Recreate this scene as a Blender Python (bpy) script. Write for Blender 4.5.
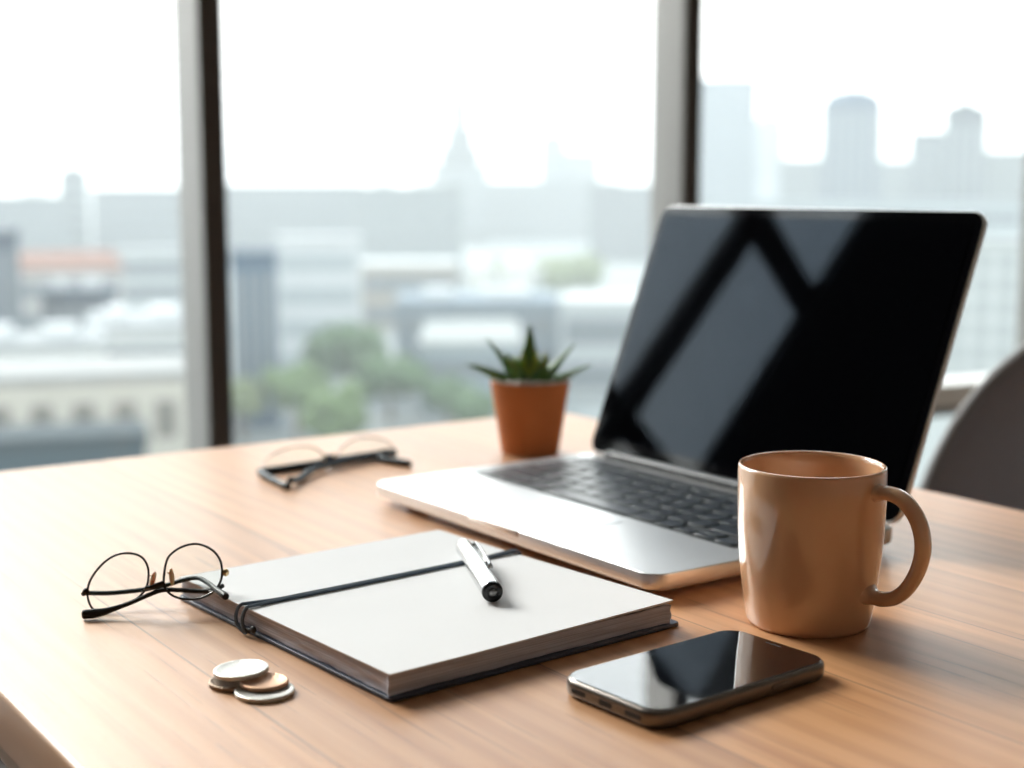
import bpy, bmesh, math, random
from mathutils import Vector, Matrix, noise
random.seed(7)
for o in list(bpy.data.objects): bpy.data.objects.remove(o)
SC = bpy.context.scene
COL = SC.collection
PI = math.pi
T = 0.74                      # height of the table top above the floor

# ---------------------------------------------------------------- camera
cam = bpy.data.cameras.new('camera'); cam_o = bpy.data.objects.new('camera', cam); COL.objects.link(cam_o)
cam.sensor_width = 36; cam.lens = 50.98; cam.clip_start = .02; cam.clip_end = 6000
cam_o.location = (0, 0, T + .25)
cam_o.rotation_euler = (math.radians(90 - 7.853), 0, 0)
cam.dof.use_dof = True; cam.dof.focus_distance = .80; cam.dof.aperture_fstop = 4.6; cam.dof.aperture_blades = 0
SC.camera = cam_o

# ---------------------------------------------------------------- view, world, sun
SC.view_settings.view_transform = 'Standard'; SC.view_settings.look = 'None'
SC.view_settings.gamma = 1; SC.view_settings.exposure = 0.0
SC.view_settings.use_curve_mapping = False
SC.cycles.use_denoising = True
SC.cycles.volume_bounces = 1
SC.cycles.max_bounces = 10; SC.cycles.transparent_max_bounces = 24
SC.cycles.sample_clamp_indirect = 6
W = bpy.data.worlds.new('sky'); SC.world = W; W.use_nodes = True
nt = W.node_tree; nt.nodes.clear()
out = nt.nodes.new('ShaderNodeOutputWorld'); bg = nt.nodes.new('ShaderNodeBackground')
tc = nt.nodes.new('ShaderNodeTexCoord'); sx = nt.nodes.new('ShaderNodeSeparateXYZ'); rp = nt.nodes.new('ShaderNodeValToRGB')
nt.links.new(tc.outputs['Generated'], sx.inputs[0]); nt.links.new(sx.outputs['Z'], rp.inputs[0])
rp.color_ramp.elements[0].position = 0.0; rp.color_ramp.elements[0].color = (.97, .985, 1.0, 1)
rp.color_ramp.elements[1].position = 0.6; rp.color_ramp.elements[1].color = (.80, .90, 1.0, 1)
e_ = rp.color_ramp.elements.new(.15); e_.color = (1.0, .995, .96, 1)
nt.links.new(rp.outputs[0], bg.inputs[0]); bg.inputs[1].default_value = 3.1
nt.links.new(bg.outputs[0], out.inputs[0])

sun = bpy.data.lights.new('sun', 'SUN'); sun.energy = 6.5; sun.angle = math.radians(26); sun.color = (1.0, .965, .91)
sun_o = bpy.data.objects.new('sun', sun); COL.objects.link(sun_o)
az, el = math.radians(-40), math.radians(30)      # azimuth from +Y, elevation
S = Vector((math.sin(az) * math.cos(el), math.cos(az) * math.cos(el), math.sin(el)))
sun_o.rotation_euler = S.to_track_quat('Z', 'Y').to_euler()

# ---------------------------------------------------------------- material helpers
def mat(name, col, rough=.5, metal=0, spec=.5, coat=0, noise_amt=0, noise_scale=20, bump=0, bump_scale=200, sub=0, **kw):
    m = bpy.data.materials.new(name); m.use_nodes = True
    n = m.node_tree.nodes; l = m.node_tree.links; b = n['Principled BSDF']
    b.inputs['Base Color'].default_value = (*col, 1); b.inputs['Roughness'].default_value = rough
    b.inputs['Metallic'].default_value = metal; b.inputs['Specular IOR Level'].default_value = spec
    if coat: b.inputs['Coat Weight'].default_value = coat; b.inputs['Coat Roughness'].default_value = .05
    if sub: b.inputs['Subsurface Weight'].default_value = sub; b.inputs['Subsurface Scale'].default_value = .004
    t = n.new('ShaderNodeTexCoord')
    if noise_amt:
        x = n.new('ShaderNodeTexNoise'); x.inputs['Scale'].default_value = noise_scale; x.inputs['Detail'].default_value = 4
        l.new(t.outputs['Object'], x.inputs['Vector'])
        mx = n.new('ShaderNodeMix'); mx.data_type = 'RGBA'
        mx.inputs[6].default_value = (*[c * (1 - noise_amt) for c in col], 1)
        mx.inputs[7].default_value = (*[min(1, c * (1 + noise_amt)) for c in col], 1)
        l.new(x.outputs['Fac'], mx.inputs[0]); l.new(mx.outputs[2], b.inputs['Base Color'])
    if bump:
        x = n.new('ShaderNodeTexNoise'); x.inputs['Scale'].default_value = bump_scale
        l.new(t.outputs['Object'], x.inputs['Vector'])
        bp = n.new('ShaderNodeBump'); bp.inputs['Strength'].default_value = bump; bp.inputs['Distance'].default_value = .001
        l.new(x.outputs['Fac'], bp.inputs['Height']); l.new(bp.outputs[0], b.inputs['Normal'])
    return m

def thin_glass(name, tint=(1, 1, 1), ior=1.45, rough=0.0):
    m = bpy.data.materials.new(name); m.use_nodes = True
    n = m.node_tree.nodes; l = m.node_tree.links; n.clear()
    o = n.new('ShaderNodeOutputMaterial'); mx = n.new('ShaderNodeMixShader'); tr = n.new('ShaderNodeBsdfTransparent')
    g = n.new('ShaderNodeBsdfGlossy'); f = n.new('ShaderNodeFresnel')
    tr.inputs[0].default_value = (*tint, 1); g.inputs['Roughness'].default_value = rough; f.inputs[0].default_value = ior
    ge = n.new('ShaderNodeNewGeometry'); ks = n.new('ShaderNodeMath'); ks.operation = 'SUBTRACT'; ks.use_clamp = True   # reflect at the outer faces only
    l.new(f.outputs[0], ks.inputs[0]); l.new(ge.outputs['Backfacing'], ks.inputs[1])
    l.new(ks.outputs[0], mx.inputs[0]); l.new(tr.outputs[0], mx.inputs[1]); l.new(g.outputs[0], mx.inputs[2]); l.new(mx.outputs[0], o.inputs[0])
    return m

def wood_mat(name, seams, light=(.62, .315, .14), dark=(.46, .205, .08)):
    """long grain along local X, plank seams at the given local Y positions"""
    m = bpy.data.materials.new(name); m.use_nodes = True
    n = m.node_tree.nodes; l = m.node_tree.links; b = n['Principled BSDF']
    t = n.new('ShaderNodeTexCoord'); sp = n.new('ShaderNodeSeparateXYZ'); l.new(t.outputs['Object'], sp.inputs[0])
    def math_(op, a, c=None, d=None):
        q = n.new('ShaderNodeMath'); q.operation = op
        for i, v in enumerate((a, c, d)):
            if v is None: continue
            if isinstance(v, (int, float)): q.inputs[i].default_value = v
            else: l.new(v, q.inputs[i])
        return q.outputs[0]
    plank = None; seam = None
    for s in seams:
        st = math_('GREATER_THAN', sp.outputs['Y'], s)
        plank = st if plank is None else math_('ADD', plank, st)
        g = math_('LESS_THAN', math_('ABSOLUTE', math_('SUBTRACT', sp.outputs['Y'], s)), .0007)
        seam = g if seam is None else math_('MAXIMUM', seam, g)
    off = math_('MULTIPLY', plank, 3.7)
    cv = n.new('ShaderNodeCombineXYZ')
    l.new(math_('ADD', math_('MULTIPLY', sp.outputs['X'], .9), off), cv.inputs[0])
    l.new(math_('MULTIPLY', sp.outputs['Y'], 11.0), cv.inputs[1]); l.new(math_('ADD', off, math_('MULTIPLY', sp.outputs['Z'], 11)), cv.inputs[2])
    n1 = n.new('ShaderNodeTexNoise'); n1.inputs['Scale'].default_value = 2.2; n1.inputs['Detail'].default_value = 6; n1.inputs['Distortion'].default_value = 1.2
    l.new(cv.outputs[0], n1.inputs['Vector'])
    cv2 = n.new('ShaderNodeCombineXYZ')
    l.new(math_('ADD', math_('MULTIPLY', sp.outputs['X'], 4.0), off), cv2.inputs[0])
    l.new(math_('MULTIPLY', sp.outputs['Y'], 150.0), cv2.inputs[1]); l.new(off, cv2.inputs[2])
    n2 = n.new('ShaderNodeTexNoise'); n2.inputs['Scale'].default_value = 2.0; n2.inputs['Detail'].default_value = 3
    l.new(cv2.outputs[0], n2.inputs['Vector'])
    wv = n.new('ShaderNodeTexWave'); wv.inputs['Scale'].default_value = 1.6; wv.inputs['Distortion'].default_value = 5.5; wv.inputs['Detail'].default_value = 3; wv.bands_direction = 'Y'
    l.new(cv.outputs[0], wv.inputs['Vector'])
    f = math_('ADD', math_('MULTIPLY', n1.outputs['Fac'], .55), math_('ADD', math_('MULTIPLY', wv.outputs['Fac'], .18), math_('MULTIPLY', n2.outputs['Fac'], .35)))
    r = n.new('ShaderNodeValToRGB'); r.color_ramp.elements[0].position = .30; r.color_ramp.elements[0].color = (*dark, 1)
    r.color_ramp.elements[1].position = .68; r.color_ramp.elements[1].color = (*light, 1)
    l.new(f, r.inputs[0])
    # open pores: short dark lines
    pores = math_('LESS_THAN', n2.outputs['Fac'], .34)
    mp = n.new('ShaderNodeMix'); mp.data_type = 'RGBA'; l.new(math_('MULTIPLY', pores, .45), mp.inputs[0]); l.new(r.outputs[0], mp.inputs[6]); mp.inputs[7].default_value = (.22, .10, .045, 1)
    # each plank its own tone
    wn = n.new('ShaderNodeTexWhiteNoise'); wn.noise_dimensions = '1D'; l.new(plank, wn.inputs['W'])
    hs = n.new('ShaderNodeHueSaturation'); l.new(mp.outputs[2], hs.inputs['Color']); l.new(math_('ADD', math_('MULTIPLY', wn.outputs['Value'], .22), .89), hs.inputs['Value'])
    ms = n.new('ShaderNodeMix'); ms.data_type = 'RGBA'; l.new(math_('MULTIPLY', seam, .55), ms.inputs[0]); l.new(hs.outputs[0], ms.inputs[6]); ms.inputs[7].default_value = (.10, .045, .02, 1)
    l.new(ms.outputs[2], b.inputs['Base Color'])
    b.inputs['Coat Weight'].default_value = .40; b.inputs['Coat Roughness'].default_value = .30
    l.new(math_('ADD', math_('MULTIPLY', n1.outputs['Fac'], .16), .44), b.inputs['Roughness'])
    hgt = math_('SUBTRACT', math_('MULTIPLY', f, .5), math_('ADD', math_('MULTIPLY', seam, 1.5), math_('MULTIPLY', pores, .35)))
    bm_ = n.new('ShaderNodeBump'); bm_.inputs['Strength'].default_value = .35; bm_.inputs['Distance'].default_value = .0012
    l.new(hgt, bm_.inputs['Height']); l.new(bm_.outputs[0], b.inputs['Normal'])
    return m

M = {}
M['alu'] = mat('laptop_aluminium', (.80, .79, .78), .34, .85, bump=.05, bump_scale=900)
M['alu_dark'] = mat('hinge_plastic', (.03, .032, .036), .35)
M['key'] = mat('key_plastic', (.022, .028, .036), .30, spec=.7, noise_amt=.1)
M['well'] = mat('keyboard_well', (.05, .055, .06), .4)
M['screen'] = mat('screen_glass', (.002, .0022, .003), .03, spec=.34)
M['screen'].node_tree.nodes['Principled BSDF'].inputs['Specular Tint'].default_value = (.62, .80, 1, 1)
M['bezel'] = mat('screen_bezel', (.003, .003, .004), .05)
M['rubber'] = mat('black_rubber', (.02, .02, .02), .7)
M['mug'] = mat('glazed_stoneware', (.72, .43, .255), .16, coat=.9, noise_amt=.03, noise_scale=30, sub=.05)
M['phone'] = mat('phone_metal', (.20, .175, .155), .30, .75)
M['phone_glass'] = mat('phone_glass', (.003, .004, .006), .02, spec=.5)
M['phone_glass'].node_tree.nodes['Principled BSDF'].inputs['IOR'].default_value = 2.6
M['port'] = mat('port_hole', (.01, .01, .01), .6)
M['paper'] = mat('white_paper', (.86, .86, .87), .75, spec=.2, noise_amt=.02)
M['cover'] = mat('navy_cover', (.045, .06, .10), .5, bump=.4, bump_scale=700)
M['elastic'] = mat('elastic_cord', (.11, .15, .20), .6)
M['cord'] = mat('black_cord', (.012, .013, .016), .5)
M['chrome'] = mat('brushed_chrome', (.62, .63, .63), .18, 1.0)
M['black'] = mat('black_gloss', (.012, .013, .015), .25)
M['crystal'] = mat('smoked_crystal', (.25, .25, .25), .08, .4)
M['frame'] = mat('dark_metal_rim', (.03, .027, .024), .28, .7)
M['temple'] = mat('teal_black_temple', (.014, .03, .036), .55, spec=.3)
M['tip'] = mat('black_temple_tip', (.012, .013, .014), .5, spec=.3)
M['navyframe'] = mat('slate_blue_frame', (.045, .07, .095), .6)
M['gold'] = mat('gold_metal', (.62, .46, .24), .3, .9)
M['pad'] = mat('amber_silicone', (.75, .60, .36), .25, sub=.3)
M['lens'] = thin_glass('spectacle_lens', (.97, .98, .97), 1.35)
M['silver'] = mat('coin_nickel', (.62, .61, .57), .42, .7, bump=.6, bump_scale=900)
M['copper'] = mat('coin_copper', (.60, .37, .24), .42, .7, bump=.6, bump_scale=900)
M['bronze'] = mat('coin_bronze', (.30, .22, .16), .5, .7, bump=.6, bump_scale=900)
M['terra'] = mat('terracotta', (.56, .215, .085), .75, noise_amt=.12, noise_scale=40, bump=.3, bump_scale=300, spec=.2)
M['pebble'] = mat('white_pebbles', (.80, .76, .70), .8)
M['soil'] = mat('dark_soil', (.06, .04, .025), .9)
M['chair'] = mat('grey_chair_shell', (.27, .255, .27), .55, noise_amt=.06, noise_scale=6)
M['chair_rim'] = mat('grey_chair_trim', (.22, .21, .21), .5)
M['chair_leg'] = mat('chair_black_metal', (.03, .03, .03), .4, .6)
M['frame_w'] = mat('window_bronze', (.075, .062, .055), .5, .2)  # bronze rails, also the darker tone painting the backlit mullion fronts
M['frame_w2'] = mat('window_mullion_lit_grey', (.165, .16, .15), .5, .3)  # lighter tone: window light on the mullion sides put into the colour
M['sill'] = mat('white_sill', (.82, .80, .76), .45)
M['wall'] = mat('room_plaster', (.42, .37, .32), .9, noise_amt=.03, noise_scale=3)
M['wall_dark'] = mat('charcoal_panel', (.035, .033, .033), .8, noise_amt=.1, noise_scale=3)
M['ceil'] = mat('ceiling_paint', (.55, .53, .50), .9)
M['floor'] = mat('floor_carpet', (.16, .13, .11), .9, noise_amt=.2, noise_scale=60)
M['glass'] = thin_glass('window_glass', (.97, .985, .98), 1.25)

def leaf_mat():
    m = mat('aloe_skin', (.10, .24, .06), .42)
    n = m.node_tree.nodes; l = m.node_tree.links; b = n['Principled BSDF']
    t = n.new('ShaderNodeTexCoord'); s = n.new('ShaderNodeSeparateXYZ'); l.new(t.outputs['UV'], s.inputs[0])
    x = n.new('ShaderNodeTexNoise'); x.inputs['Scale'].default_value = 90; l.new(t.outputs['Object'], x.inputs['Vector'])
    mx = n.new('ShaderNodeMix'); mx.data_type = 'RGBA'; mx.inputs[6].default_value = (.05, .15, .045, 1); mx.inputs[7].default_value = (.13, .27, .05, 1)
    l.new(x.outputs['Fac'], mx.inputs[0]); l.new(mx.outputs[2], b.inputs['Base Color'])
    b.inputs['Subsurface Weight'].default_value = .15; b.inputs['Subsurface Scale'].default_value = .004
    return m
M['leaf'] = leaf_mat()
M['leaf_young'] = mat('aloe_young_leaf', (.36, .46, .05), .42, noise_amt=.15, noise_scale=80, sub=.2)

# ---------------------------------------------------------------- mesh helpers
def add_box(bm, x0, x1, y0, y1, z0, z1, bevel=0, seg=2, mtx=None):
    c = [(x, y, z) for x in (x0, x1) for y in (y0, y1) for z in (z0, z1)]
    v = [bm.verts.new(mtx @ Vector(p) if mtx else p) for p in c]
    fs = [bm.faces.new([v[i] for i in q]) for q in ((0, 1, 3, 2), (4, 6, 7, 5), (0, 4, 5, 1), (2, 3, 7, 6), (0, 2, 6, 4), (1, 5, 7, 3))]
    if bevel:
        es = list({e for f in fs for e in f.edges})
        bmesh.ops.bevel(bm, geom=es, offset=bevel, segments=seg, affect='EDGES', profile=.5)
    return fs

def round_rect(w, d, r, n=8):
    """counter-clockwise outline 0..w, 0..d with rounded corners"""
    pts = []
    for cx, cy, a0 in ((w - r, r, -PI / 2), (w - r, d - r, 0), (r, d - r, PI / 2), (r, r, PI)):
        for i in range(n + 1):
            a = a0 + PI / 2 * i / n; pts.append((cx + r * math.cos(a), cy + r * math.sin(a)))
    return pts

def inset(pts, k, w, d, r):
    """same outline shrunk by k"""
    q = round_rect(w - 2 * k, d - 2 * k, max(r - k, .0003), (len(pts) // 4) - 1)
    return [(x + k, y + k) for x, y in q]

SLABS = set()
def add_slab(bm, w, d, z0, z1, r, e=.001, n=8, ox=0, oy=0, e0=None):
    """rounded slab with softened top and bottom edges"""
    base = round_rect(w, d, r, n); e0 = e if e0 is None else e0
    rings = []
    def ring(k, z): rings.append([bm.verts.new((x + ox, y + oy, z)) for x, y in inset(base, k, w, d, r)])
    for i in range(4): a = PI / 2 * i / 3; ring(e0 * (1 - math.sin(a)), z0 + e0 * (1 - math.cos(a)))
    for i in range(4): a = PI / 2 * i / 3; ring(e * (1 - math.cos(a)), z1 - e * (1 - math.sin(a)))
    for a, b in zip(rings, rings[1:]):
        for i in range(len(a)):
            j = (i + 1) % len(a); bm.faces.new((a[i], a[j], b[j], b[i]))
    bm.faces.new(rings[0][::-1]); bm.faces.new(rings[-1]); SLABS.add(id(bm))

def lathe(bm, prof, seg=64, center=(0, 0), close=False):
    rings = []
    for r, z in prof:
        if r < 1e-6: rings.append([bm.verts.new((center[0], center[1], z))])
        else: rings.append([bm.verts.new((center[0] + r * math.cos(2 * PI * i / seg), center[1] + r * math.sin(2 * PI * i / seg), z)) for i in range(seg)])
    for a, b in zip(rings, rings[1:]):
        for i in range(seg):
            j = (i + 1) % seg
            if len(a) == 1 and len(b) == 1: continue
            if len(a) == 1: bm.faces.new((a[0], b[j], b[i]))
            elif len(b) == 1: bm.faces.new((a[i], a[j], b[0]))
            else: bm.faces.new((a[i], a[j], b[j], b[i]))

def catmull(pts, n=8, closed=False):
    P = [Vector(p) for p in pts]; N = len(P); res = []
    rng = N if closed else N - 1
    for i in range(rng):
        if closed: a, b, c, d = P[i - 1], P[i], P[(i + 1) % N], P[(i + 2) % N]
        else: a, b, c, d = P[max(i - 1, 0)], P[i], P[i + 1], P[min(i + 2, N - 1)]
        for k in range(n):
            t = k / n
            res.append(.5 * ((2 * b) + (c - a) * t + (2 * a - 5 * b + 4 * c - d) * t * t + (3 * b - a - 3 * c + d) * t ** 3))
    if not closed: res.append(P[-1])
    return res

def tube(bm, path, rad, seg=10, closed=False, flat=None, up=Vector((0, 0, 1))):
    """sweep; rad number or list; flat = ratio of the second radius"""
    N = len(path); rings = []
    rads = rad if isinstance(rad, (list, tuple)) else [rad] * N
    u0 = up
    for i, p in enumerate(path):
        t = (path[(i + 1) % N] - path[i - 1]) if closed or 0 < i < N - 1 else (path[1] - path[0] if i == 0 else path[-1] - path[-2])
        t.normalize()
        s = t.cross(u0)
        if s.length < 1e-4: s = t.cross(Vector((1, 0, 0)))
        s.normalize(); w = s.cross(t).normalized()
        if flat is None: u0 = w
        r = rads[i]; r2 = r * (flat or 1)
        rings.append([bm.verts.new(p + s * (r * math.cos(2 * PI * k / seg)) + w * (r2 * math.sin(2 * PI * k / seg))) for k in range(seg)])
    rr = list(zip(rings, rings[1:])) + ([(rings[-1], rings[0])] if closed else [])
    for a, b in rr:
        # pick the offset that keeps the seam short
        o = min(range(seg), key=lambda q: (a[0].co - b[q].co).length) if closed and a is rings[-1] else 0
        for i in range(seg):
            j = (i + 1) % seg; bm.faces.new((a[i], b[(i + o) % seg], b[(j + o) % seg], a[j]))
    if not closed: bm.faces.new(rings[0]); bm.faces.new(rings[-1][::-1])

def obj(name, bm, m, parent=None, smooth=True, loc=None, rotz=None, angle=35):
    flat = id(bm) in SLABS; SLABS.discard(id(bm))
    bmesh.ops.recalc_face_normals(bm, faces=bm.faces)
    me = bpy.data.meshes.new(name); bm.to_mesh(me); bm.free()
    for x in (m if isinstance(m, list) else [m]): me.materials.append(x)
    if smooth:
        for p in me.polygons: p.use_smooth = True
        me.set_sharp_from_angle(angle=math.radians(angle))
        if flat:      # keep the big flat faces of slabs optically flat
            ek = {e.key: e for e in me.edges}
            for p in me.polygons:
                if len(p.vertices) > 10:
                    for q in p.edge_keys: ek[q].use_edge_sharp = True
    o = bpy.data.objects.new(name, me); COL.objects.link(o)
    if parent: o.parent = parent
    if loc is not None: o.location = loc
    if rotz is not None: o.rotation_euler = (0, 0, rotz)
    return o

def thing(name, label, cat, loc=(0, 0, 0), rotz=0, group=None):
    o = bpy.data.objects.new(name, None); COL.objects.link(o); o.location = loc; o.rotation_euler = (0, 0, rotz)
    o.empty_display_size = .02; o['label'] = label; o['category'] = cat
    if group: o['group'] = group
    return o
def tag(o, label, cat, group=None):
    o['label'] = label; o['category'] = cat
    if group: o['group'] = group
    return o
def struct(name, bm, m, parent=None, smooth=False, **k):
    o = obj(name, bm, m, parent, smooth=smooth, **k)
    if not parent: o['kind'] = 'structure'
    return o
NB = bmesh.new

# ================================================================ ROOM
WA = math.radians(25)                       # the window wall runs along this heading
WD = Vector((math.cos(WA), math.sin(WA), 0)); WN = Vector((-math.sin(WA), math.cos(WA), 0))
DW = 2.5746                                 # camera to window wall
WM = Matrix(((WD.x, WN.x, 0, 0), (WD.y, WN.y, 0, 0), (0, 0, 1, 0), (0, 0, 0, 1)))   # (along, outward, up) -> world
WROT = WA
def wbox(bm, s0, s1, n0, n1, z0, z1, bevel=0): add_box(bm, s0, s1, n0, n1, z0, z1, bevel)   # in wall coordinates
def wobj(name, bm, m, parent=None, smooth=False):
    o = struct(name, bm, m, parent, smooth)
    if not parent: o.rotation_euler = (0, 0, WROT)
    return o
S0, S1 = -3.2, 4.6; NBK = -2.4; CEIL = 2.95
bm = NB(); wbox(bm, S0 - .2, S1 + .2, NBK - .2, DW + .35, -.2, 0); wobj('floor', bm, M['floor'])
bm = NB(); wbox(bm, S0 - .2, S1 + .2, NBK - .2, DW + .35, CEIL, CEIL + .2); wobj('ceiling', bm, M['ceil'])
bm = NB(); wbox(bm, S0 - .2, S1 + .2, NBK - .2, NBK, 0, CEIL); wobj('wall_back', bm, M['wall'])
bm = NB(); wbox(bm, S0 - .2, S0, NBK, DW + .3, 0, CEIL); wobj('wall_left', bm, M['wall_dark'])
bm = NB(); wbox(bm, S1, S1 + .2, NBK, DW + .3, 0, CEIL); wobj('wall_right', bm, M['wall'])
bm = NB(); wbox(bm, S0, -1.365, DW, DW + .03, 0, CEIL); wobj('wall_window_pier', bm, M['wall_dark']).name = 'wall_front'
# mullions: (left edge of the dark inner face, right edge) measured along the wall
mull = [(-1.365, -1.33), (-1.02, -.955), (-.15, -.085), (.597, .637), (1.583, 1.622), (2.56, 2.60), (3.54, 3.58), (4.52, 4.56)]
DEP = .14
k = 0
for i in range(len(mull) - 1):
    a, b = mull[i][1], mull[i + 1][0]
    k += 1; DEP = (.035, .035, .20, .125, .055)[min(i, 4)]
    if i == 0: a = -1.3645
    bm = NB()      # this window's own frame: right-hand mullion plus head, rails and lower rail
    m0, m1 = mull[i + 1]
    wbox(bm, m0, m1, DW, DW + DEP, 0, CEIL, .004)
    wo = wobj('window_%d' % k, bm, M['frame_w2'])
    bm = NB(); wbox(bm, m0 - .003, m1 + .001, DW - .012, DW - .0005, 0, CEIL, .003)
    wobj('mullion_backlit_face', bm, M['frame_w'], wo)  # thin front plate whose darker colour paints in the backlit shade
    rails = [('head_rail', CEIL - .08, CEIL, 0), ('upper_transom', T + 1.37, T + 1.47, 0), ('lower_transom', T + .725, T + .80, 0), ('bottom_rail', 0, .07, 0)]
    if i == 3: rails.pop(2)
    for nm, z0, z1, n0 in rails:
        bm = NB(); wbox(bm, a + .0005, b - .0035, DW + .02, DW + max(.034, DEP - .02), z0, z1, .003); wobj(nm, bm, M['frame_w'], wo)
    if i >= 4: bm = NB(); wbox(bm, a + .0005, b - .0035, DW + .02, DW + DEP - .02, T - .285, T - .25, .003); wobj('sill_rail', bm, M['frame_w'], wo)
    if i >= 4: bm = NB(); wbox(bm, a + .0005, b - .0035, DW - .07, DW + DEP - .02, T - .2495, T - .195, .006); wobj('sill_board', bm, M['sill'], wo)
    bm = NB()
    for z0, z1 in ((.07, T - .285), (T - .195, T + .725), (T + .80, T + 1.37)) if i >= 4 else ((.07, T + 1.37),) if i == 3 else ((.07, T + .725), (T + .80, T + 1.37)):
        wbox(bm, a, b - .003, DW + DEP * .55, DW + DEP * .55 + .006, z0, z1)
    wbox(bm, a, b - .003, DW + DEP * .55, DW + DEP * .55 + .006, T + 1.47, CEIL - .08)
    wobj('pane', bm, M['glass'], wo)

# ================================================================ TABLE
TA = math.atan2(-.822, .569)                # grain runs along local X
E1 = Vector((.569, -.822, 0)).normalized(); E2 = Vector((.822, .569, 0)).normalized()
def tb(s, t, z=0): return E1 * s + E2 * t + Vector((0, 0, T + z))
wood = wood_mat('oak_planks', [.28, .43, .545, .674, .755, .86])
wood_leg = wood_mat('oak_legs', [9.0], (.50, .28, .14), (.36, .18, .08))
tab = thing('desk', 'pale oak plank desk beside the tall office windows', 'desk', (0, 0, 0), TA)
bm = NB(); add_box(bm, -1.286, .42, .185, .95, T - .032, T, .003, 3); obj('desktop', bm, wood, tab)
bm = NB()
for y in (.225, .885): add_box(bm, -1.22, .36, y, y + .022, T - .10, T - .0325, .002)
for x in (-1.24, .355): add_box(bm, x, x + .022, .247, .885, T - .10, T - .0325, .002)
obj('apron', bm, wood_leg, tab)
for x in (-1.25, .325):
    for y in (.20, .875):
        bm = NB(); add_box(bm, x, x + .06, y, y + .06, 0, T - .1005, .004); obj('leg', bm, wood_leg, tab)

# ================================================================ LAPTOP
LA = math.radians(-54.94)
lap = thing('laptop', 'silver laptop with a blank dark screen, open on the desk', 'laptop', (-.112, 1.128, T), LA)
LW, LD, LT = .344, .222, .0165
bm = NB(); add_slab(bm, LW, LD, .0052, LT, .014, .0010, 8, e0=.0034); base = obj('base', bm, M['alu'], lap)
bm = NB()      # finger notch in the front edge
add_slab(bm, .060, .0022, LT - .0042, LT + .00015, .0010, .0003, 3, .142, -.0012); obj('opening_notch', bm, mat('notch_metal', (.88, .88, .87), .25, .7), base)
for x in (.03, LW - .03):
    for y in (.025, LD - .025):
        bm = NB(); lathe(bm, [(0, 0), (.0065, 0), (.0072, .0008), (.008, .0056), (0, .0056)], 24, (x, y)); obj('foot', bm, M['rubber'], lap)
bm = NB(); add_slab(bm, .305, .118, LT - .0002, LT + .00035, .003, .0001, 4, .017, .086); obj('keyboard_well', bm, M['well'], lap)
bm = NB(); add_slab(bm, .104, .064, LT - .0002, LT + .0003, .004, .0002, 6, .119, .013); obj('trackpad', bm, mat('trackpad_glass', (.77, .77, .77), .34, .85), lap)
# keys: six rows, front to back
rows = [[1.05, 1, 1, 1.3, 5.2, 1.3, 1, 1.0, 1.0, 1.0],
        [2.3] + [1] * 10 + [2.3], [1.8] + [1] * 11 + [1.8], [1.5] + [1] * 12 + [1.1], [1] * 13 + [1.6], [1.04] * 14]
kw_tot, x0, y0 = .299, .020, .0885
kd = .0185
for ri, row in enumerate(rows):
    d = .0095 if ri == 5 else kd
    unit = kw_tot / sum(row); x = x0
    for ci, w_ in enumerate(row):
        w = w_ * unit; bm = NB()
        yk, dk = y0 + ri * (kd + .0006), d - .0022
        if ri == 0 and ci in (7, 8, 9): dk = d * .42
        add_slab(bm, w - .0026, dk, 0, .0011, .0016, .0004, 3); o = obj('key', bm, M['key'], lap, loc=(x + .0013, yk, LT + .0004))
        if ri == 0 and ci == 8:
            bm = NB(); add_slab(bm, w - .0026, dk, 0, .0011, .0016, .0004, 3); obj('key', bm, M['key'], lap, loc=(x + .0013, yk + d * .5, LT + .0004))
        x += w
for x in (.006, LW - .0115):      # speaker grilles beside the keyboard
    bm = NB(); add_slab(bm, .0055, .112, LT - .0002, LT + .0002, .001, .0001, 3, x, .089); obj('speaker_grille', bm, mat('grille', (.35, .36, .37), .5, .6), lap)
bm = NB()      # hinge bar
tube(bm, [Vector((x, LD - .0045, LT + .0015)) for x in (.030, .031, .16, LW - .031, LW - .030)], .0052, 20); obj('hinge', bm, M['alu_dark'], lap)
# lid leans back
TILT = math.radians(21.2)
bm = NB(); add_slab(bm, LW, .229, -.0058, -.0005, .012, .0012, 8, e0=.0022)
lid = obj('lid', bm, M['alu'], lap); lid.location = (0, LD - .0035, LT + .0015); lid.rotation_euler = (PI / 2 - TILT, 0, 0)
bm = NB(); add_slab(bm, LW - .0024, .2266, -.0006, .0003, .0108, .0003, 8, .0012, .0012); obj('screen_bezel', bm, M['bezel'], lid)
bm = NB(); add_slab(bm, LW - .016, .206, .0002, .0006, .002, .0001, 4, .008, .0135); obj('screen', bm, M['screen'], lid)
bm = NB(); lathe(bm, [(0, .0006), (.0018, .0006), (.0018, .0002)], 16, (LW / 2, .2235)); obj('webcam', bm, M['black'], lid)

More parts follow.
